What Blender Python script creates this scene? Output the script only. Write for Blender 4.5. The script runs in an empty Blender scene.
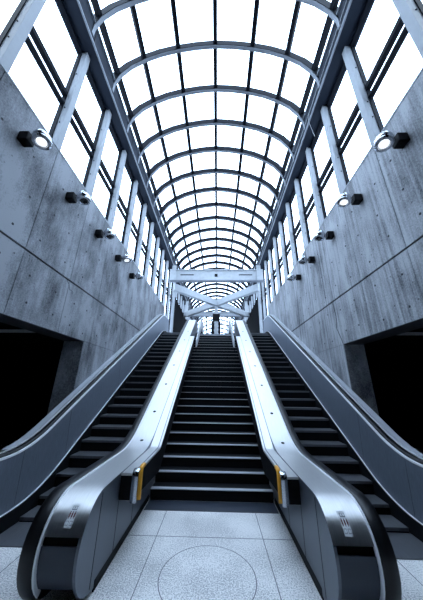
import bpy, bmesh, math, random
from mathutils import Vector, Matrix
random.seed(7)
S = bpy.context.scene
COL = S.collection
SL = .577          # slope of stair and escalators

# ------------------------------------------------------------------ materials
def new_mat(name):
    m = bpy.data.materials.new(name); m.use_nodes = True
    nt = m.node_tree; b = nt.nodes['Principled BSDF']
    return m, nt, b
def plain(name, col, rough=.5, metal=0., spec=.5):
    m, nt, b = new_mat(name)
    b.inputs['Base Color'].default_value = (*col, 1); b.inputs['Roughness'].default_value = rough
    b.inputs['Metallic'].default_value = metal; b.inputs['Specular IOR Level'].default_value = spec
    return m
def N(nt, t, **k):
    n = nt.nodes.new(t)
    for a, v in k.items(): setattr(n, a, v)
    return n
def ramp(nt, stops):
    r = N(nt, 'ShaderNodeValToRGB'); e = r.color_ramp.elements
    while len(e) < len(stops): e.new(.5)
    for i, (p, c) in enumerate(stops): e[i].position = p; e[i].color = (*c, 1)
    return r
def brushed(name, col, rough=.35, stretch=(60, 2, 2), metal=1., amount=.18, bump=.02, spec=.5):
    m, nt, b = new_mat(name); L = nt.links
    tc = N(nt, 'ShaderNodeTexCoord'); mp = N(nt, 'ShaderNodeMapping'); mp.inputs['Scale'].default_value = stretch
    L.new(tc.outputs['Object'], mp.inputs[0])
    n = N(nt, 'ShaderNodeTexNoise'); n.inputs['Scale'].default_value = 3; n.inputs['Detail'].default_value = 5
    L.new(mp.outputs[0], n.inputs['Vector'])
    d = [max(0, c*(1-amount)) for c in col]; u = [min(1, c*(1+amount)) for c in col]
    r = ramp(nt, [(.25, d), (.75, u)]); L.new(n.outputs['Fac'], r.inputs[0]); L.new(r.outputs[0], b.inputs['Base Color'])
    b.inputs['Metallic'].default_value = metal; b.inputs['Specular IOR Level'].default_value = spec
    mr = N(nt, 'ShaderNodeMapRange'); mr.inputs[3].default_value = rough*.8; mr.inputs[4].default_value = rough*1.25
    L.new(n.outputs['Fac'], mr.inputs[0]); L.new(mr.outputs[0], b.inputs['Roughness'])
    bp = N(nt, 'ShaderNodeBump'); bp.inputs['Strength'].default_value = bump; bp.inputs['Distance'].default_value = .01
    L.new(n.outputs['Fac'], bp.inputs['Height']); L.new(bp.outputs[0], b.inputs['Normal'])
    return m
def concrete(name, lo, hi, streak):
    m, nt, b = new_mat(name); L = nt.links
    tc = N(nt, 'ShaderNodeTexCoord')
    def noise(scale, sc, det=6, ro=.6):
        mp = N(nt, 'ShaderNodeMapping'); mp.inputs['Scale'].default_value = scale; L.new(tc.outputs['Object'], mp.inputs[0])
        n = N(nt, 'ShaderNodeTexNoise'); n.inputs['Scale'].default_value = sc; n.inputs['Detail'].default_value = det
        n.inputs['Roughness'].default_value = ro; L.new(mp.outputs[0], n.inputs['Vector']); return n.outputs['Fac']
    a = noise((1, 1, .55), 1.3, 8, .65); s = noise((1, 9, .25), 1.6, 5, .6); g = noise((1, 1, 1), 38, 3, .6)
    def mix(x, y, f):
        n = N(nt, 'ShaderNodeMix'); n.inputs[0].default_value = f; L.new(x, n.inputs[2]); L.new(y, n.inputs[3]); return n.outputs[0]
    v = mix(mix(a, s, streak), g, .22)
    r = ramp(nt, [(.38, lo), (.56, hi)]); L.new(v, r.inputs[0])
    # dark pits (blow holes)
    vo = N(nt, 'ShaderNodeTexVoronoi'); vo.inputs['Scale'].default_value = 5.5; L.new(tc.outputs['Object'], vo.inputs['Vector'])
    cr = ramp(nt, [(.05, (0, 0, 0)), (.11, (1, 1, 1))]); L.new(vo.outputs['Distance'], cr.inputs[0])
    mx = N(nt, 'ShaderNodeMix', data_type='RGBA', blend_type='MULTIPLY'); mx.inputs[0].default_value = .75
    L.new(r.outputs[0], mx.inputs[6]); L.new(cr.outputs[0], mx.inputs[7]); L.new(mx.outputs[2], b.inputs['Base Color'])
    b.inputs['Roughness'].default_value = .75
    bp = N(nt, 'ShaderNodeBump'); bp.inputs['Strength'].default_value = .5; bp.inputs['Distance'].default_value = .012
    L.new(v, bp.inputs['Height']); L.new(bp.outputs[0], b.inputs['Normal'])
    return m
def terrazzo(name, a_, b_):
    m, nt, b = new_mat(name); L = nt.links
    tc = N(nt, 'ShaderNodeTexCoord')
    n = N(nt, 'ShaderNodeTexNoise'); n.inputs['Scale'].default_value = 75; n.inputs['Detail'].default_value = 3; L.new(tc.outputs['Object'], n.inputs['Vector'])
    n2 = N(nt, 'ShaderNodeTexNoise'); n2.inputs['Scale'].default_value = 1.4; n2.inputs['Detail'].default_value = 5; L.new(tc.outputs['Object'], n2.inputs['Vector'])
    mxv = N(nt, 'ShaderNodeMix'); mxv.inputs[0].default_value = .3; L.new(n.outputs['Fac'], mxv.inputs[2]); L.new(n2.outputs['Fac'], mxv.inputs[3])
    r = ramp(nt, [(.40, a_), (.55, b_)]); L.new(mxv.outputs[0], r.inputs[0]); L.new(r.outputs[0], b.inputs['Base Color'])
    b.inputs['Roughness'].default_value = .42; b.inputs['Specular IOR Level'].default_value = .35
    return m
def glass(name):
    m, nt, b = new_mat(name); L = nt.links; nt.nodes.remove(b)
    t = N(nt, 'ShaderNodeBsdfTransparent'); t.inputs[0].default_value = (.95, .97, 1, 1)
    g = N(nt, 'ShaderNodeBsdfGlossy'); g.inputs['Roughness'].default_value = .03
    x = N(nt, 'ShaderNodeMixShader'); x.inputs[0].default_value = .04
    L.new(t.outputs[0], x.inputs[1]); L.new(g.outputs[0], x.inputs[2]); L.new(x.outputs[0], nt.nodes['Material Output'].inputs[0])
    return m
def emit(name, col, s):
    m, nt, b = new_mat(name)
    b.inputs['Base Color'].default_value = (.8, .8, .8, 1)
    b.inputs['Emission Color'].default_value = (*col, 1); b.inputs['Emission Strength'].default_value = s
    return m

M = dict(
    conc_l=concrete('concrete smooth', (.022, .026, .034), (.255, .27, .295), .16),
    conc_r=concrete('concrete board formed', (.035, .040, .050), (.35, .365, .39), .42),
    sealant=plain('dark sealant', (.012, .014, .02), .8),
    floor=terrazzo('terrazzo', (.34, .345, .35), (.84, .83, .81)),
    joint=plain('floor joint', (.10, .11, .13), .7),
    deck=brushed('brushed stainless deck', (.66, .66, .655), .42, (40, 2, 2), 1., .08, .015),
    trim=plain('satin aluminium trim', (.80, .82, .85), .4, .15),
    panel=brushed('brushed steel panel', (.17, .20, .25), .5, (2, 60, 3), .6, .22, .02),
    cover=plain('satin steel cover', (.42, .445, .48), .45, .2),
    navy=plain('dark navy enamel', (.035, .042, .058), .35, 0, .35),
    newel=brushed('blue grey newel panel', (.15, .168, .20), .42, (2, 40, 1), .75, .14, .02),
    rubber=plain('black rubber', (.004, .0045, .006), .35, 0, .35),
    black=plain('black metal', (.004, .0045, .006), .6, 0, .12),
    tread=brushed('step tread', (.125, .132, .145), .40, (50, 1, 1), .6, .3, .05),
    riser=plain('step riser', (.003, .0035, .0045), .7, 0, .1),
    stair=plain('stair stone', (.006, .007, .009), .7, 0, .15),
    nosing=plain('stair nosing', (.42, .445, .48), .45, .2),
    steel_l=brushed('light painted steel', (.33, .35, .375), .6, (1, 1, 3), 0., .05, .0, .2),
    steel_m=plain('mid grey painted steel', (.22, .24, .27), .55, .0, .2),
    steel_d=plain('dark navy painted steel', (.0045, .006, .010), .6, .0, .06),
    beam=brushed('navy roof beam', (.012, .017, .028), .65, (1, 1, 4), .0, .12, .0, .12),
    white=brushed('white painted girder', (.43, .455, .48), .6, (2, 2, 2), 0., .10, .0, .2),
    glass=glass('clear glass'),
    yellow=plain('yellow paint', (.80, .36, .02), .45),
    chrome=plain('chrome', (.50, .52, .56), .2, 1.),
    lamp_on=emit('lit lens', (.9, .95, 1), 1.1),
    lamp_off=plain('dark lens', (.01, .01, .012), .1),
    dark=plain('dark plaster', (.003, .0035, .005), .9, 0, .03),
    soffit=plain('passage ceiling', (.10, .11, .13), .8),
    sticker=plain('sticker film', (.66, .68, .70), .5),
    red=plain('dark red print', (.10, .012, .012), .5),
    ink=plain('grey print', (.16, .17, .19), .5),
    upper_floor=plain('upper floor stone', (.25, .27, .3), .5),
)

def across(m, amount, rough):      # brushed along the run: highlights spread sideways (along x)
    nt = m.node_tree; b = nt.nodes['Principled BSDF']; v = N(nt, 'ShaderNodeCombineXYZ'); v.inputs[0].default_value = 1
    b.inputs['Anisotropic'].default_value = amount; nt.links.new(v.outputs[0], b.inputs['Tangent'])
across(M['deck'], .85, .4)
# ------------------------------------------------------------------ mesh builder
class MB:
    def __init__(s): s.v = []; s.f = []; s.m = []
    def quad(s, pts, mi=0):
        i = len(s.v); s.v += [tuple(p) for p in pts]; s.f.append(tuple(range(i, i+len(pts)))); s.m.append(mi)
    def box(s, x0, x1, y0, y1, z0, z1, mi=0):
        i = len(s.v)
        s.v += [(x, y, z) for z in (z0, z1) for x, y in ((x0, y0), (x1, y0), (x1, y1), (x0, y1))]
        for f in ((0, 3, 2, 1), (4, 5, 6, 7), (0, 1, 5, 4), (1, 2, 6, 5), (2, 3, 7, 6), (3, 0, 4, 7)):
            s.f.append(tuple(i+k for k in f)); s.m.append(mi)
        return s
    def beam(s, P, Q, w, h, up=(0, 0, 1), mi=0):
        P, Q = Vector(P), Vector(Q); d = (Q-P).normalized(); r = d.cross(Vector(up)).normalized(); u = r.cross(d)
        i = len(s.v)
        for c in (P, Q):
            for a, b in ((-1, -1), (1, -1), (1, 1), (-1, 1)): s.v.append(tuple(c + r*a*w/2 + u*b*h/2))
        for f in ((0, 3, 2, 1), (4, 5, 6, 7), (0, 1, 5, 4), (1, 2, 6, 5), (2, 3, 7, 6), (3, 0, 4, 7)):
            s.f.append(tuple(i+k for k in f)); s.m.append(mi)
        return s
    def loft(s, rings, caps=True, mi=0):
        n = len(rings[0]); i = len(s.v)
        for r in rings: s.v += [tuple(p) for p in r]
        for k in range(len(rings)-1):
            for j in range(n):
                a, b = i+k*n+j, i+k*n+(j+1) % n
                s.f.append((a, b, b+n, a+n)); s.m.append(mi)
        if caps:
            s.f.append(tuple(i+j for j in reversed(range(n)))); s.m.append(mi)
            e = i+(len(rings)-1)*n; s.f.append(tuple(e+j for j in range(n))); s.m.append(mi)
        return s
    def band(s, ys, top, bot, x0, x1, mi=0):
        return s.loft([[(x0, y, bot(y)), (x1, y, bot(y)), (x1, y, max(top(y), bot(y)+1e-4)), (x0, y, max(top(y), bot(y)+1e-4))] for y in ys], True, mi)
    def sweep(s, path, x0, x1, t0, t1, mi=0, rnd=False):
        """bar of width x0..x1 following a (y, z) path; t0..t1 measured along the path's left normal"""
        rings = []
        for k, (y, z) in enumerate(path):
            a = path[max(0, k-1)]; b = path[min(len(path)-1, k+1)]
            d = Vector((b[0]-a[0], b[1]-a[1])); d.normalize(); n = (-d.y, d.x)
            if rnd:
                xm, hw, tm, ht = (x0+x1)/2, (x1-x0)/2, (t0+t1)/2, (t1-t0)/2
                ring = []
                for q in range(12):
                    c, e = math.cos(2*math.pi*q/12), math.sin(2*math.pi*q/12)
                    c = math.copysign(abs(c)**.6, c); e = math.copysign(abs(e)**.6, e)
                    ring.append((xm+hw*c, y+n[0]*(tm+ht*e), z+n[1]*(tm+ht*e)))
                rings.append(ring)
            else:
                rings.append([(x0, y+n[0]*t0, z+n[1]*t0), (x1, y+n[0]*t0, z+n[1]*t0), (x1, y+n[0]*t1, z+n[1]*t1), (x0, y+n[0]*t1, z+n[1]*t1)])
        return s.loft(rings, True, mi)
    def tube(s, pts, r, n=10, mi=0):
        pts = [Vector(p) for p in pts]; rings = []; ref = None
        for k, p in enumerate(pts):
            d = (pts[min(len(pts)-1, k+1)]-pts[max(0, k-1)]).normalized()
            if ref is None: ref = d.orthogonal().normalized()
            ref = (ref-d*ref.dot(d)).normalized(); b = d.cross(ref)
            rings.append([p+(ref*math.cos(2*math.pi*j/n)+b*math.sin(2*math.pi*j/n))*r for j in range(n)])
        return s.loft(rings, True, mi)
    def lathe(s, prof, org, axis, n=20, mi=0):
        """prof: (radius, along axis)"""
        a = Vector(axis).normalized(); o = a.orthogonal().normalized(); b = a.cross(o); org = Vector(org)
        return s.loft([[org+a*h+(o*math.cos(2*math.pi*j/n)+b*math.sin(2*math.pi*j/n))*max(r, 1e-4) for j in range(n)] for r, h in prof], True, mi)
    def build(s, name, mats, parent=None, smooth=False):
        me = bpy.data.meshes.new(name); me.from_pydata(s.v, [], s.f)
        if not isinstance(mats, (list, tuple)): mats = [mats]
        for m in mats: me.materials.append(m)
        me.polygons.foreach_set('material_index', s.m)
        bm = bmesh.new(); bm.from_mesh(me); bmesh.ops.recalc_face_normals(bm, faces=bm.faces)
        bm.to_mesh(me); bm.free()
        if smooth:
            me.polygons.foreach_set('use_smooth', [True]*len(me.polygons))
            me.set_sharp_from_angle(angle=math.radians(38))
        o = bpy.data.objects.new(name, me); COL.objects.link(o)
        if parent: put(o, parent)
        return o
def put(o, parent):
    o.parent = parent; o.matrix_parent_inverse = Matrix.Translation(parent.location).inverted()
def tag(o, label=None, cat=None, group=None, kind=None):
    for k, v in (('label', label), ('category', cat), ('group', group), ('kind', kind)):
        if v: o[k] = v
    return o
def empty(name, loc):
    o = bpy.data.objects.new(name, None); o.location = loc; o.empty_display_size = .1; COL.objects.link(o); return o
def struct(name, mb, mat, smooth=False, parent=None):
    o = mb.build(name, mat, parent, smooth); o['kind'] = 'structure'; return o
ORD = ['first', 'second', 'third', 'fourth', 'fifth', 'sixth', 'seventh', 'eighth', 'ninth', 'tenth', 'eleventh', 'twelfth', 'thirteenth',
       'fourteenth', 'fifteenth', 'sixteenth', 'seventeenth', 'eighteenth', 'nineteenth', 'twentieth']
TENS = ['', '', 'twenty', 'thirty', 'forty', 'fifty']; TENTH = ['', '', 'twentieth', 'thirtieth', 'fortieth', 'fiftieth']
def nth(i):                                    # 0 -> first
    if i < 20: return ORD[i]
    t, u = divmod(i+1, 10)
    return TENTH[t] if u == 0 else TENS[t]+'-'+ORD[u-1]
def frange(a, b, st):
    n = max(1, round((b-a)/st)); return [a+(b-a)*i/n for i in range(n+1)]

# ------------------------------------------------------------------ profiles along y
def flex(z0, yr, zr, d0, z1, d1=.5):
    """flat at z0, parabola into the line through (yr, zr) with slope SL, parabola to flat z1"""
    a = yr+(z0-zr)/SL; b = yr+(z1-zr)/SL
    def g(y):
        if y <= a-d0: return z0
        if y < a+d0: return z0+SL*(y-a+d0)**2/(4*d0)
        if y <= b-d1: return zr+SL*(y-yr)
        if y < b+d1: return z1-SL*(b+d1-y)**2/(4*d1)
        return z1
    return g
TOPZ = 4.34
gN = flex(0, 4.985, .557, .5, TOPZ)                 # escalator step noses
gS = flex(.2, 4.985, .62, .5, TOPZ+.16)             # skirt top line
gH = flex(.87, 6.0, 2.02, .42, 5.36)                # outer handrail
gD = flex(.82, 4.93, 1.04, .38, 5.2)                # inner deck
RISE, RUN, Y1 = .1617, .2794, 4.763                 # stair
def gT(y): return min(TOPZ, RISE+(y-Y1)*RISE/RUN)   # stair nosing line
gK = flex(.815, 4.93, 1.035, .06, 5.2)              # strip beside the stair, with a crisp kink
def nose(yc, zc, a, bu, bl, n=9, sgn=1):
    """half round end: list of (y, z) from underside round the nose to the top"""
    out = []
    for k in range(2*n+1):
        t = -math.pi/2-k*math.pi/(2*n)
        c, e = math.cos(t), math.sin(t)
        out.append((yc+sgn*a*c*(-1 if sgn < 0 else 1), zc+(bu if e > 0 else bl)*e))
    return out

# ------------------------------------------------------------------ setting: floors
ft = MB(); ft.box(-7.5, 7.5, -4, 4.44, -.3, 0); ft.box(-7.5, -1.02, 4.44, 9, -.3, 0); ft.box(1.02, 7.5, 4.44, 9, -.3, 0); ft.box(-1.02, 1.02, 4.44, 9, -.3, 0)
for x in (-.675, .675, -2.1, 2.1): ft.box(x-.004, x+.004, -4, 4.43, 0, .0012, 1)
for y in (3.80, 2.30, .80, -.70): ft.box(-3, 3, y-.004, y+.004, 0, .0011, 1)
struct('floor', ft, [M['floor'], M['joint']])
th = MB(); th.box(-1.03, 1.03, 4.44, 4.764, 0, .006)
tag(th.build('threshold_plate', M['navy']), 'dark steel threshold plate at the foot of the central stair', 'threshold plate')
md = MB()
md.loft([[(.49*math.cos(q*math.pi/32)*k, 3.15+.49*math.sin(q*math.pi/32)*k, .0016) for q in range(64)] for k in (1.0, .982)], False, 1)
md.loft([[(.482*math.cos(q*math.pi/32), 3.15+.482*math.sin(q*math.pi/32), z) for q in range(64)] for z in (0, .0013)], True, 0)
tag(md.build('floor_medallion', [M['floor'], M['joint']]), 'large circular disc inlaid in the pale terrazzo floor before the stair', 'floor disc')
uf = MB(); uf.box(-6.5, 6.5, 12.25, 32, 3.9, TOPZ); uf.box(-1.04, 1.04, 11.97, 12.25, 4.0, TOPZ)
struct('floor_upper', uf, M['upper_floor'])

# ------------------------------------------------------------------ central stair
st = empty('staircase', (0, Y1, 0))
tag(st, 'dark central staircase with pale nosings rising between the two escalators', 'staircase')
for n in range(1, 27):
    z = RISE*n; y = Y1+(n-1)*RUN
    b = MB(); b.box(-1.03, 1.03, y+.02, y+RUN+.02, z-RISE, z-.03); b.box(-1.03, 1.03, y, y+RUN+.02, z-.03, z)
    s_ = b.build('step', M['stair'], st)
    e = MB(); e.box(-1.028, 1.028, y-.003, y+.085, z-.007, z+.003)
    e.build('nosing', M['nosing'], s_)

# ------------------------------------------------------------------ escalators
def mirror(o_list):
    pass
def escalator(sg, side):
    root = empty('escalator', (sg*2.05, 2.5, 0))
    tag(root, 'steel escalator on the %s of the central stair with black handrails and solid sides' % side, 'escalator')
    def X(a, b): return (min(sg*a, sg*b), max(sg*a, sg*b))
    def part(name, mb, mat, parent=root, smooth=True): return mb.build(name, mat, parent, smooth)
    ys = frange(2.87, 13.3, .1)
    # ---- inner balustrade (beside the stair)
    YC, ZC, A, BU, BL = 2.87, .45, .37, .37, .40
    npath = nose(YC, ZC, A, BU, BL)                 # from underside to top
    top = [(y, gD(y)) for y in ys[1:]]
    full = npath+top
    def n_up(y): return ZC+BU*math.sqrt(max(0, 1-((YC-y)/A)**2)) if y < YC else gD(y)
    def n_lo(y): return ZC-BL*math.sqrt(max(0, 1-((YC-y)/A)**2)) if y < YC else max(0.03, gT(y)-.45)
    nys = [YC-A*math.cos(k*math.pi/2/10) for k in range(10)]+ys
    b = MB(); b.band(nys, lambda y: n_up(y)-.004, n_lo, *X(1.05, 1.075)); inner = part('stair_side_panel', b, M['newel'])
    for y in (2.83, 3.32, 3.9):
        b = MB(); b.box(*X(1.0475, 1.0505), y-.003, y+.003, max(.04, n_lo(y)+.02), n_up(y)-.03); part('panel_seam', b, M['black'], inner, False)
    b = MB(); b.box(*X(1.046, 1.06), YC+.05, 4.76, 0.0, .085); part('kick_shade_strip', b, M['black'], smooth=False)  # black strip paints the shadow of the kick recess along the floor
    k0 = 11                                          # path index of the deck's front seam
    dk = MB(); dk.sweep(full[k0:], *X(1.052, 1.39), 0, -.02); deck = part('inner_deck', dk, M['deck'])
    nv = MB(); nv.sweep(full[5:k0], *X(1.08, 1.39), -.02, -.04); part('newel_front_cover', nv, M['navy'])
    gp = MB(); gp.sweep(full[:k0+2], *X(1.08, 1.39), -.045, -.06); part('newel_gap', gp, M['black'])
    tr = MB(); tr.sweep(full[4:], *X(1.388, 1.402), .012, -.03); part('deck_edge_trim', tr, M['trim'])
    hr = MB(); hr.sweep(full, *X(1.405, 1.535), .022, -.06, 0, True); part('handrail', hr, M['rubber'])
    ep = MB(); ep.band(nys, lambda y: n_up(y)-.05, lambda y: min(n_up(y)-.06, max(n_lo(y)+.02, 0.02, gN(y)-.25)), *X(1.49, 1.515)); part('step_side_panel', ep, M['black'])
    er = MB(); er.sweep(full[2:22], *X(1.516, 1.526), -.065, -.085); part('newel_edge_trim', er, M['chrome'])
    # strip toward the stair, with two fine beads and a square end
    sy = frange(3.3, 9.65, .05)
    sb = MB(); sb.band(sy, lambda y: gK(y)-.006, lambda y: gK(y)-.27-.10*max(0, min(1, (y-3.6)/1.2)), *X(.868, 1.048)); strip = part('deck_strip', sb, M['deck'])
    sf = MB(); sf.box(*X(.870, 1.046), 3.290, 3.30, .55, .785); part('strip_end_cap', sf, M['black'], strip, False)
    fi = MB(); fi.band(sy[1:], lambda y: gK(y)-.03, lambda y: gK(y)-.265-.10*max(0, min(1, (y-3.6)/1.2)), *X(.862, .8675)); part('strip_edge_face', fi, M['black'], strip)
    for xx in (.905, 1.05):
        bd = MB(); bd.sweep([(y, gK(y)-.004) for y in frange(3.32, 9.6, .1)], *X(xx-.007, xx+.007), .003, -.008); part('deck_seam', bd, M['ink'], strip, False)
    for y in (4.62, 5.35, 6.3, 7.25, 8.2, 9.2, 10.2):
        bo = MB(); c = Vector((sg*1.22, y, gD(y)-.002)); t = math.atan(SL if y > 5 else .2)
        bo.lathe([(.03, 0), (.03, .006), (.012, .008)], c, (0, -math.sin(t), math.cos(t)), 10); part('deck_bolt', bo, M['black'], deck)
    # safety label on the rounded newel
    pl = []
    L = [0]
    for p, q in zip(full, full[1:]): L.append(L[-1]+math.dist(p, q))
    def at(s_):
        for k in range(len(L)-1):
            if L[k+1] >= s_:
                f = (s_-L[k])/(L[k+1]-L[k]); return (full[k][0]+f*(full[k+1][0]-full[k][0]), full[k][1]+f*(full[k+1][1]-full[k][1]))
    s0 = L[k0]+.055
    xc = 1.205
    def sticker(name, a0, a1, x0, x1, t, mat, parent):
        mb = MB(); mb.sweep([at(s0+a0+(a1-a0)*k/6) for k in range(7)], *X(x0, x1), t, t-.0025); return part(name, mb, mat, parent)
    lab = sticker('safety_label', 0, .17, xc-.034, xc+.034, .003, M['sticker'], deck)
    sticker('label_drawing', .125, .155, xc-.022, xc+.022, .0042, M['ink'], lab); sticker('label_drawing', .130, .150, xc-.017, xc+.017, .0050, M['sticker'], lab)
    sticker('label_drawing', .134, .146, xc-.004, xc+.004, .0056, M['ink'], lab)
    for k in (-1, 0, 1):
        sticker('label_figure', .074, .104, xc+k*.022-.0065, xc+k*.022+.0065, .0042, M['red'], lab)
        sticker('label_figure', .106, .114, xc+k*.022-.004, xc+k*.022+.004, .0042, M['red'], lab)
        sticker('label_figure', .063, .074, xc+k*.022-.003, xc+k*.022+.003, .0042, M['red'], lab)
    for k in (-1, 1):
        sticker('label_drawing', .018, .048, xc+k*.017-.012, xc+k*.017+.012, .0042, M['ink'], lab); sticker('label_drawing', .022, .044, xc+k*.017-.009, xc+k*.017+.009, .005, M['sticker'], lab)
    # ---- steps
    k = -3
    while True:
        y = 4.985+.329*k
        if y > 11.9: break
        z = gN(y); zp = gN(y-.329)
        b = MB(); b.box(*X(1.53, 2.632), y, y+.335, z-.04, z, 0); b.box(*X(1.53, 2.632), y+.004, y+.3, min(zp, z-.05)-.06, z-.04, 1)
        b.build('step', [M['tread'], M['riser']], root)
        k += 1
    for y0, y1, z in ((3.5, 4.05, 0), (11.7, 12.3, TOPZ)):
        b = MB(); b.box(*X(1.5, 2.65), y0, y1, z-.03 if z else 0, z+.012); part('comb_plate', b, M['tread'], smooth=False)
    # ---- outer balustrade (beside the concrete wall)
    YO, ZO, BO = 2.95, .47, .40
    npo = nose(YO, ZO, .4, .40, .42); yo = frange(2.95, 13.0, .1)
    fo = npo+[(y, gH(y)) for y in yo[1:]]
    def o_up(y): return ZO+.40*math.sqrt(max(0, 1-((YO-y)/.4)**2)) if y < YO else gH(y)
    nyo = [YO-.4*math.cos(k*math.pi/2/10) for k in range(10)]+yo
    b = MB(); b.band(nyo, lambda y: min(gS(y), o_up(y)-.1), lambda y: min(max(.0, gN(y)-.3), o_up(y)-.15) if y > YO else max(.05, ZO-.42*math.sqrt(max(0, 1-((YO-y)/.4)**2))), *X(2.642, 2.66)); part('skirt', b, M['black'])
    b = MB(); b.sweep([(y, gS(y)) for y in frange(2.7, 12.6, .1)], *X(2.664, 2.680), .006, -.006); part('skirt_trim', b, M['trim'])
    b = MB(); b.loft([[(sg*2.685, y, min(gS(y)-.005, o_up(y)-.1)), (sg*2.72, y, min(gS(y)-.005, o_up(y)-.1)), (sg*2.755, y, o_up(y)-.004), (sg*2.728, y, o_up(y)-.004)] for y in nyo]); op = part('outer_side_panel', b, M['panel'])
    for y in (3.9, 4.9, 6.9, 8.9, 10.9):
        b = MB(); h0, h1 = gS(y)+.03, gH(y)-.04
        b.beam((sg*2.6885, y, h0), (sg*2.727, y-.0, h1), .004, .004); part('panel_seam', b, M['black'], op, False)
    b = MB(); b.sweep(fo, *X(2.722, 2.752), .006, -.02); part('handrail_trim', b, M['trim'])
    b = MB(); b.sweep(fo, *X(2.757, 2.845), .04, -.05, 0, True); part('handrail', b, M['rubber'])
    b = MB(); b.sweep(fo[16:], *X(2.850, 2.858), .046, -.02); part('outer_trim', b, M['trim'])
    b = MB(); b.sweep([(y, gH(y)+.025*min(1, max(0, y-3.8))) for y in frange(3.8, 13.0, .1)], *X(2.885, 2.994), .025, -.02); part('outer_deck', b, M['cover'])
    b = MB(); b.band(nyo, lambda y: o_up(y)-.06, lambda y: min(o_up(y)-.1, max(.0, gN(y)-.3)) if y > YO else max(.05, ZO-.42*math.sqrt(max(0, 1-((YO-y)/.4)**2))), *X(2.86, 2.985)); part('outer_back_panel', b, M['black'])
    # truss cladding that closes the underside
    b = MB(); b.band(frange(4.6, 12.2, .2), lambda y: max(.02, gN(y)-.42), lambda y: max(.0, gN(y)-.9), *X(1.06, 2.99)); part('truss_cladding', b, M['black'], smooth=False)
    return root
escalator(-1, 'left'); escalator(1, 'right')

# stair end guards : steel loop with yellow edge on the square end of each deck strip
for sg, side in ((-1, 'left'), (1, 'right')):
    g = empty('end_guard', (sg*.845, 3.38, .5))
    tag(g, 'upright steel loop with yellow edge on the %s deck end by the stair foot' % side, 'guard')
    b = MB(); yp_ = [(3.275, .545), (3.262, .555), (3.258, .58), (3.258, .79), (3.262, .82), (3.275, .838), (3.30, .845), (3.32, .845)]
    b.sweep(yp_, *sorted((sg*.828, sg*.905)), .016, -.016, 0, True); b.build('steel_loop', M['chrome'], g, True)
    b = MB(); b.sweep([(3.40, .53), (3.385, .56), (3.385, .80), (3.395, .835), (3.43, .85), (3.50, .85)], *sorted((sg*.815, sg*.862)), .02, -.02, 0, True)
    b.build('yellow_edge', M['yellow'], g, True)

# ------------------------------------------------------------------ landing railings at the stair head
for sg, side in ((-1, 'left'), (1, 'right')):
    r = empty('landing_railing', (sg*.74, 10, gT(10)))
    tag(r, 'pale railing at the stair head above the %s deck strip' % side, 'railing')
    def rl(y): return min(gT(y), TOPZ)
    yy = frange(9.35, 14.2, .1)
    b = MB(); b.band(yy, lambda y: rl(y)+.72, lambda y: rl(y)+.36+.25*max(0, 9.6-y), *sorted((sg*.74, sg*.78))); b.build('rail_panel', M['white'], r, True)
    b = MB(); b.sweep([(y, rl(y)+.86) for y in yy[4:]], *sorted((sg*.735, sg*.785)), .03, -.03, 0, True); b.build('top_rail', M['chrome'], r, True)
    for y in frange(9.8, 13.8, .5):
        b = MB(); b.box(*sorted((sg*.785, sg*.815)), y-.02, y+.02, rl(y)+.02, rl(y)+.84); b.build('baluster', M['steel_d'], r)

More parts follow.
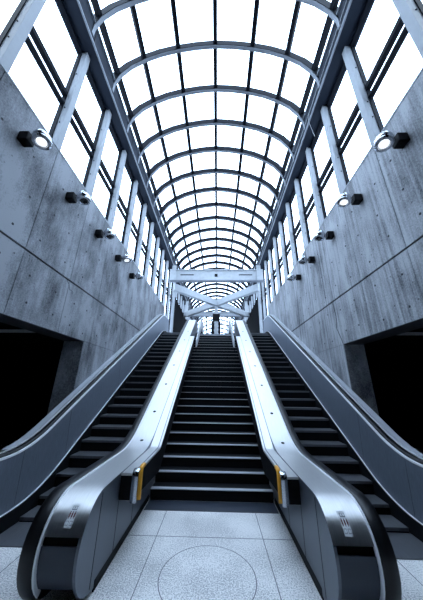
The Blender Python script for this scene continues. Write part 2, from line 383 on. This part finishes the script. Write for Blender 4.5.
# ------------------------------------------------------------------ concrete side walls
JY = [3.15+1.21*k for k in range(-6, 9)]
ZS, ZJ, ZL, YP, YE = 6.05, 3.83, 2.74, {-1: 5.3, 1: 5.45}, 12.75
for sg, nm, mt in ((-1, 'left', 'conc_l'), (1, 'right', 'conc_r')):
    w = MB(); rnd = random.Random(3+sg)
    yp = YP[sg]
    def slab(y0, y1, z0, z1): w.box(*sorted((sg*3.0, sg*3.2)), y0, y1, z0, z1, 0)
    edges = [-4]+JY+[YE]; edges = [e for e in edges if -4 <= e <= YE]
    for y0, y1 in zip(edges, edges[1:]):
        if y1-y0 < .05: continue
        slab(y0+.006, y1-.006, ZJ+.018, ZS)
    low = [-4]+[e for e in JY if e > -4]+[YE]
    for y0, y1 in zip(low, low[1:]):
        slab(y0+.0045, y1-.0045, ZL, ZJ-.018)
    slab(yp, 8.0, -.02, ZL-.009); slab(8.008, YE, -.02, ZL-.009)
    w.box(*sorted((sg*3.02, sg*3.45)), -4, yp, ZL+.001, ZS-.01, 1); w.box(*sorted((sg*3.02, sg*3.46)), yp+.002, YE-.002, 0, ZS-.01, 1)
    w.box(*sorted((sg*3.0, sg*3.45)), -4, yp, ZL-.005, ZL, 1)
    w.box(*sorted((sg*3.19, sg*3.46)), yp, yp+.3, 0, ZL-.009, 0)
    # form tie holes
    for j, y in enumerate(JY):
        for dy in (.3, .9):
            for z in (2.98, 3.5, 4.15, 4.75, 5.4):
                yy = y+dy+rnd.uniform(-.09, .09); zz = z+rnd.uniform(-.1, .1)
                if yy > 12.2: continue
                w.lathe([(.021, 0), (.021, .0022)], (sg*3.0, yy, zz), (-sg, 0, 0), 8, 1)
    if sg > 0:  # meandering crack line at the pier
        pts = [(2.9985, 5.62, 3.82), (2.9985, 5.55, 3.45), (2.9985, 5.63, 3.15), (2.9985, 5.53, 2.95), (2.9985, 5.46, 2.76)]
    else:
        pts = [(-2.9985, 4.25, 3.82), (-2.9985, 4.36, 3.74), (-2.9985, 4.40, 3.66), (-2.9985, 4.50, 3.65), (-2.9985, 4.52, 3.60)]
    w.tube(pts, .006 if sg > 0 else .004, 5, 1)
    struct('wall_'+nm, w, [M[mt], M['sealant']])
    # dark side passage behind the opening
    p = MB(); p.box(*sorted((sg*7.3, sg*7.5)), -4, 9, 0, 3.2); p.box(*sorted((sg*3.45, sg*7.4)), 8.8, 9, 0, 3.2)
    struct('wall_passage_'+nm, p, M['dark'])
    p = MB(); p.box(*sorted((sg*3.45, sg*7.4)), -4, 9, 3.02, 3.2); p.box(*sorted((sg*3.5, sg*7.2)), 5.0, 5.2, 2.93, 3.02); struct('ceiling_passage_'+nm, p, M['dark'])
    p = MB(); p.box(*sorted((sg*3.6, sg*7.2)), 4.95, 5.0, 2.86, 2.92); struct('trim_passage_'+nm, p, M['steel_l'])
    # window sill
    s_ = MB(); s_.box(*sorted((sg*2.992, sg*3.42)), -4, YE, ZS-.001, ZS+.03); struct('trim_sill_'+nm, s_, M['steel_l'])
e = MB(); e.box(-7.5, 7.5, -4.2, -4, 0, 11.6); struct('wall_back', e, M['dark'])
# ------------------------------------------------------------------ clerestory windows and mullions
BZ = 9.15
MY = [3.15+1.21*k for k in range(-1, 24)]   # the glazing starts where the added light-blocking infill ends
proto = None
def make_mullion():
    r = empty('window_mullion', (-3.0, 0, ZS))
    b = MB(); b.box(-3.115, -2.995, -.10, .04, ZS+.02, BZ); b.build('face_plate', M['steel_l'], r)
    b = MB(); b.box(-3.2, -3.115, -.115, .055, ZS+.02, BZ); b.build('web', M['steel_d'], r)
    for z in (6.7, 7.15, 8.3):
        b = MB(); b.lathe([(.014, 0), (.014, .010), (.007, .016)], (-3.07, -.10, z), (0, -1, 0), 8); b.build('bolt', M['black'], r)
    return r
def copy_tree(o, parent=None):
    c = o.copy(); COL.objects.link(c)
    if parent: c.parent = parent; c.matrix_parent_inverse = o.matrix_parent_inverse.copy()
    for ch in [x for x in bpy.data.objects if x.parent == o]: copy_tree(ch, c)
    return c
lower_part = {}
for sg, side in ((-1, 'left'), (1, 'right')):
    win = 0; m_i = 0
    for y0, y1 in zip(MY, MY[1:]):
        near = y0 < 15
        zb = ZS+.03 if y0 < 12.6 else (TOPZ+.02 if y1 < 15.9 else 8.02)
        if proto is None: proto = make_mullion(); r = proto
        else: r = copy_tree(proto)
        r.location = (sg*3.0, y0, ZS)
        if sg > 0: r.scale = (-1, 1, 1)
        if y0 > 15.8: r.scale = (r.scale[0], 1, (BZ-8.0)/(BZ-ZS)); r.location.z = 8.0-.02
        elif y0 > 12.6: r.scale = (r.scale[0], 1, (BZ-TOPZ)/(BZ-ZS)); r.location.z = TOPZ-.02
        tag(r, '%s pale steel mullion of the %s clerestory windows, counted from the foreground' % (nth(m_i), side), 'mullion', 'mullions of the %s windows' % side)
        m_i += 1
        w = MB()
        xa, xb = sorted((sg*3.10, sg*3.2))
        for z, h in ((7.56, .10), (7.27, .045)):
            if z > zb: w.box(xa, xb, y0+.05, y1-.112, z-h/2, z+h/2)
        w.box(xa, xb, y0+.05, y1-.112, zb, zb+.03); w.box(xa, xb, y0+.05, y1-.112, BZ-.06, BZ)
        win += 1
        o = w.build('window_%s_%d' % (side, win), M['steel_d']); o['kind'] = 'structure'
        g = MB(); g.box(*sorted((sg*3.145, sg*3.155)), y0+.005, y1-.1, zb, BZ); p = g.build('pane', M['glass'], o); p['kind'] = 'structure'

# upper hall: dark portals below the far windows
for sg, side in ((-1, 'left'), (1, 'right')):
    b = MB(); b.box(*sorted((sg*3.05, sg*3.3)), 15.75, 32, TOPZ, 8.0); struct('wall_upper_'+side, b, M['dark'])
    b = MB(); b.box(*sorted((sg*3.0, sg*3.25)), 15.3, 15.75, TOPZ, BZ); struct('trim_pier_'+side, b, M['steel_l'])

# ------------------------------------------------------------------ roof
for sg, side in ((-1, 'left'), (1, 'right')):
    b = MB(); b.box(*sorted((sg*2.80, sg*3.26)), -4, 32, BZ, BZ+.60); r = b.build('roof_beam', M['beam'])
    tag(r, 'long navy steel beam carrying the %s side of the glazed vault' % side, 'beam')
    b = MB(); b.box(*sorted((sg*2.765, sg*2.80)), -4, 32, BZ-.005, BZ+.035); b.box(*sorted((sg*2.765, sg*2.80)), -4, 32, BZ+.57, BZ+.60); b.build('flange', M['steel_m'], r)
    for y in frange(.4, 13, 2.42):
        b = MB(); b.box(*sorted((sg*2.79, sg*2.80)), y-.006, y+.006, BZ+.05, BZ+.56); b.build('splice_joint', M['black'], r)
AP = [(-2.79, 9.35), (-2.78, 9.62), (-2.66, 10.0), (-2.40, 10.40), (-2.03, 10.73), (-1.58, 11.0), (-1.08, 11.19), (-.55, 11.31), (0, 11.37)]
AP = AP+[(-x, z) for x, z in reversed(AP[:-1])]
def arch(off):                                   # arch line moved outward by off
    out = []
    for k, (x, z) in enumerate(AP):
        a = AP[max(0, k-1)]; b = AP[min(len(AP)-1, k+1)]; d = Vector((b[0]-a[0], b[1]-a[1])).normalized()
        out.append((x-d.y*off, z+d.x*off))
    return out
ribm = None
RY = [3.92+1.1*k for k in range(-1, 26)]
for i, y in enumerate(RY):
    if ribm is None:
        b = MB(); A0, A1 = arch(0), arch(.02)
        b.loft([[(p[0], -.040, p[1]), (p[0], .040, p[1]), (q[0], .040, q[1]), (q[0], -.040, q[1])] for p, q in zip(A0, A1)])
        ribm = b.build('roof_rib', M['steel_m'], None, True); o = ribm  # rib's lower face in lighter grey, its light put into the colour
        A2 = arch(.24)
        b = MB(); b.loft([[(p[0], -.05, p[1]), (p[0], .04, p[1]), (q[0], .04, q[1]), (q[0], -.05, q[1])] for p, q in zip(A1, A2)])
        w = b.build('shaded_rib_web', M['steel_d'], ribm, True); w.matrix_parent_inverse = Matrix()  # rib's near side painted dark to hold its shade
    else: o = copy_tree(ribm)
    o.location = (0, y, 0)
    tag(o, '%s arched steel rib of the glazed vault, counted from the foreground' % nth(i), 'rib', 'arched ribs of the vault')
PUR = [(8, 'along the crown of the glazed vault'), (6, 'next left of the vault crown'), (10, 'next right of the vault crown'), (4, 'second left of the vault crown'),
       (12, 'second right of the vault crown'), (2, 'lowest on the left of the vault, just above the beam'), (14, 'lowest on the right of the vault, just above the beam')]
A1 = arch(.10)
for k, t in PUR:
    x, z = A1[k]; x0, z0 = A1[max(0, k-1)]; x1, z1 = A1[k+1]; up = Vector((-(z1-z0), 0, x1-x0)).normalized()
    b = MB(); b.beam((x, -1.0, z), (x, 32, z), .115, .12, up)
    tag(b.build('roof_purlin', M['steel_d']), 'thin dark purlin running lengthwise '+t, 'purlin', 'purlins of the vault')
G = arch(.245); G2 = arch(.255)
b = MB(); b.loft([[(p[0], -1.0, p[1]) for p in G+G2[::-1]], [(p[0], 32, p[1]) for p in G+G2[::-1]]])
struct('ceiling', b, M['glass'])
# unseen solid roof and side infill, added to darken newel fronts and near walls
b = MB(); b.box(-3.4, 3.4, -4.2, -1.0, 11.45, 11.7); b.box(-3.4, -3.05, -4, 1.25, ZS+.03, 11.45); b.box(3.05, 3.4, -4, 1.25, ZS+.03, 11.45)
b.loft([[(p[0], y, p[1]) for p in arch(.27)]+[(3.3, y, 9.4), (3.3, y, 11.5), (-3.3, y, 11.5), (-3.3, y, 9.4)] for y in (-1.06, -1.0)])
struct('ceiling_light_block', b, M['dark'])
# far gable
b = MB()
for x in (-2.2, -1.45, -.72, 0, .72, 1.45, 2.2): b.box(x-.07, x+.07, 31.9, 32.0, TOPZ, 11.38-.20*x*x)
for f in (0, .6, 1.2, 1.8, 2.4, 3.0, 3.6):           # arched transoms that follow the vault
    b.loft([[(p[0], 31.9, p[1]-f), (p[0], 32, p[1]-f), (p[0], 32, p[1]-f-.16), (p[0], 31.9, p[1]-f-.16)] for p in AP[1:-1]])
o = struct('window_end', b, M['steel_d'])
b = MB(); b.box(-3, 3, 32.06, 32.08, TOPZ, 11.4); p = struct('pane', b, M['glass'], False, o)

# ------------------------------------------------------------------ cross girder, bracing and column
def girder(y, label, z0=8.1, z1=8.8):
    g = empty('cross_girder', (0, y, z0)); tag(g, label, 'girder')
    b = MB(); b.box(-2.98, 2.98, y-.06, y+.06, z0, z1); b.build('web', M['white'], g)
    b = MB(); b.box(-2.98, 2.98, y-.15, y+.15, z0-.05, z0); b.build('flange', M['steel_m'], g)
    b = MB(); b.box(-2.98, 2.98, y-.15, y+.15, z1, z1+.05); b.build('flange', M['white'], g)
    for x in (-2.72, 2.72):
        b = MB(); b.box(x-.13, x+.13, y-.13, y-.061, z0, BZ-.002); b.build('end_plate', M['white'], g)
    for x0, x1 in ((-2.3, -1.45), (1.45, 2.3)):
        b = MB(); b.box(x0, x1, y-.075, y-.06, z0+.36, z0+.42); b.build('slot', M['steel_d'], g)
    b = MB(); b.box(-.09, .09, y-.09, y-.06, z0+.25, z0+.45); b.build('centre_plate', M['black'], g)
girder(13.5, 'white steel girder spanning the hall just past the escalator tops')
girder(20.3, 'further pale girder across the hall behind the crossed braces', 7.75, 8.05)
ZB = 7.85
for sg, t in ((1, 'from near left to far right'), (-1, 'from near right to far left')):
    br = empty('diagonal_brace', (0, 17.1, ZB)); tag(br, 'white horizontal diagonal brace crossing the hall %s above the landing' % t, 'brace')
    if sg > 0: segs = [((-2.75, 13.9), (2.55, 19.9))]
    else: segs = [((2.75, 13.9), (.13, 16.9)), ((-.13, 17.2), (-2.55, 19.9))]
    for a, c in segs:
        b = MB(); b.beam((sg and a[0], a[1], ZB), (c[0], c[1], ZB), .16, .46); b.build('brace_web', M['white'], br)
        b = MB(); b.beam((a[0], a[1], ZB-.25), (c[0], c[1], ZB-.25), .30, .04); b.build('brace_flange', M['white'], br)
col = empty('column', (0, 17.05, TOPZ)); tag(col, 'slim pale column carrying the crossed braces with dark box at its neck', 'column')
b = MB(); b.box(-.14, .14, 16.93, 17.17, TOPZ, 7.575); b.build('shaft', M['white'], col)
for x in (-.23, .23):
    b = MB(); b.box(x-.085, x+.085, 16.86, 17.2, TOPZ, 6.35); b.build('side_casing', M['black'], col)
b = MB(); b.box(-.27, .27, 16.8, 17.2, 6.38, 6.9); b.build('neck_box', M['black'], col)
tb = MB(); tb.beam((-3.05, 22.5, 7.5), (3.05, 22.5, 7.5), .08, .08)
tag(tb.build('tie_rod', M['white']), 'thin white tie bar across the hall behind the column', 'tie bar')

# ------------------------------------------------------------------ wall lamps
lamp0 = {}
WORDS = ['nearest', 'second', 'third', 'fourth', 'fifth']
def make_lamp(sg, lit, aim):
    r = empty('wall_lamp', (sg*3.0, 0, 5.43))
    b = MB(); b.box(*sorted((sg*2.998, sg*2.84)), -.085, .07, 5.35, 5.515)
    br = b.build('wall_bracket', M['black'], r)
    md_ = br.modifiers.new('bevel', 'BEVEL'); md_.width = .012; md_.segments = 2
    b = MB(); b.lathe([(.0, -.012), (.032, .0), (.04, .03), (.03, .06), (.02, .08), (.03, .1)], (sg*2.82, -.01, 5.43), (-sg, 0, 0), 14); b.build('swivel_arm', M['chrome'], r, True)
    c = Vector((sg*2.665, -.01, 5.43)); a = Vector(aim).normalized(); R = .13
    prof = [(R*math.sin(t), -R*math.cos(t)) for t in [math.pi*k/16 for k in range(0, 12)]]
    prof += [(R*.70, R*.72), (R*.58, R*.64)]
    b = MB(); b.lathe(prof, c, a, 22); h = b.build('lamp_head', M['chrome'], r, True)
    b = MB(); b.lathe([(R*.95, R*.40), (R*1.0, R*.46), (R*.99, R*.62), (R*.86, R*.74), (R*.66, R*.75), (R*.60, R*.64)], c, a, 22); b.build('rim', M['chrome'], h, True)
    b = MB(); b.lathe([(R*.62, R*.60), (R*.62, R*.63), (R*.3, R*.68), (0, R*.69)], c, a, 20); b.build('lens', M['lamp_on' if lit else 'lamp_off'], h, True)
    return r
for sg, side in ((-1, 'left'), (1, 'right')):
    for k in range(5):
        lit = k in ((0, 3) if sg < 0 else (0, 1))
        aim = (-sg*.25, -.10 if lit else .05, -1)
        key = (sg, lit)
        if key not in lamp0: lamp0[key] = make_lamp(sg, lit, aim); r = lamp0[key]
        else: r = copy_tree(lamp0[key])
        r.location = (sg*3.0, (2.49 if sg < 0 else 2.60)+1.21*k, 5.40)
        tag(r, '%s chrome globe spotlight from the foreground on the %s concrete wall%s' % (nth(k), side, ', its lens bright' if lit else ''), 'wall lamp', 'globe spotlights on the %s wall' % side)

# thin cable along the right roof beam
b = MB(); b.tube([(2.787, .6, 9.42), (2.787, 5.0, 9.42), (2.787, 9.5, 9.44), (2.787, 13.2, 9.42)], .009, 6)
o = b.build('cable', M['white']); tag(o, 'thin white cable run along the right roof beam', 'cable')
b = MB(); b.tube([(2.787, 4.6, 9.42), (2.75, 4.65, 9.12), (2.985, 4.9, 8.85)], .007, 6); b.build('branch', M['white'], o)

# ------------------------------------------------------------------ light and camera
w = bpy.data.worlds.new('World'); S.world = w; w.use_nodes = True
bg = w.node_tree.nodes['Background']; bg.inputs[0].default_value = (.64, .80, 1.0, 1); bg.inputs[1].default_value = 6.6
cam = bpy.data.cameras.new('Camera'); co = bpy.data.objects.new('Camera', cam); COL.objects.link(co)
f_px, yaw, pitch, roll = 232.44, .0277, .354, .0127
cam.sensor_fit = 'VERTICAL'; cam.sensor_height = 36; cam.lens = f_px/600*36; cam.clip_start = .05; cam.clip_end = 300
fwd = Vector((-math.sin(yaw)*math.cos(pitch), math.cos(yaw)*math.cos(pitch), math.sin(pitch)))
rt = Vector((math.cos(yaw), math.sin(yaw), 0)); up = rt.cross(fwd)
r2 = math.cos(roll)*rt+math.sin(roll)*up; u2 = -math.sin(roll)*rt+math.cos(roll)*up
mw = Matrix((( r2.x, u2.x, -fwd.x, .0926), (r2.y, u2.y, -fwd.y, 0), (r2.z, u2.z, -fwd.z, 1.8), (0, 0, 0, 1)))
co.matrix_world = mw
S.camera = co
S.view_settings.view_transform = 'Standard'; S.view_settings.look = 'None'; S.view_settings.gamma = 1
S.view_settings.use_curve_mapping = False; S.view_settings.exposure = 0
S.cycles.use_denoising = True; S.cycles.max_bounces = 10; S.cycles.transparent_max_bounces = 24
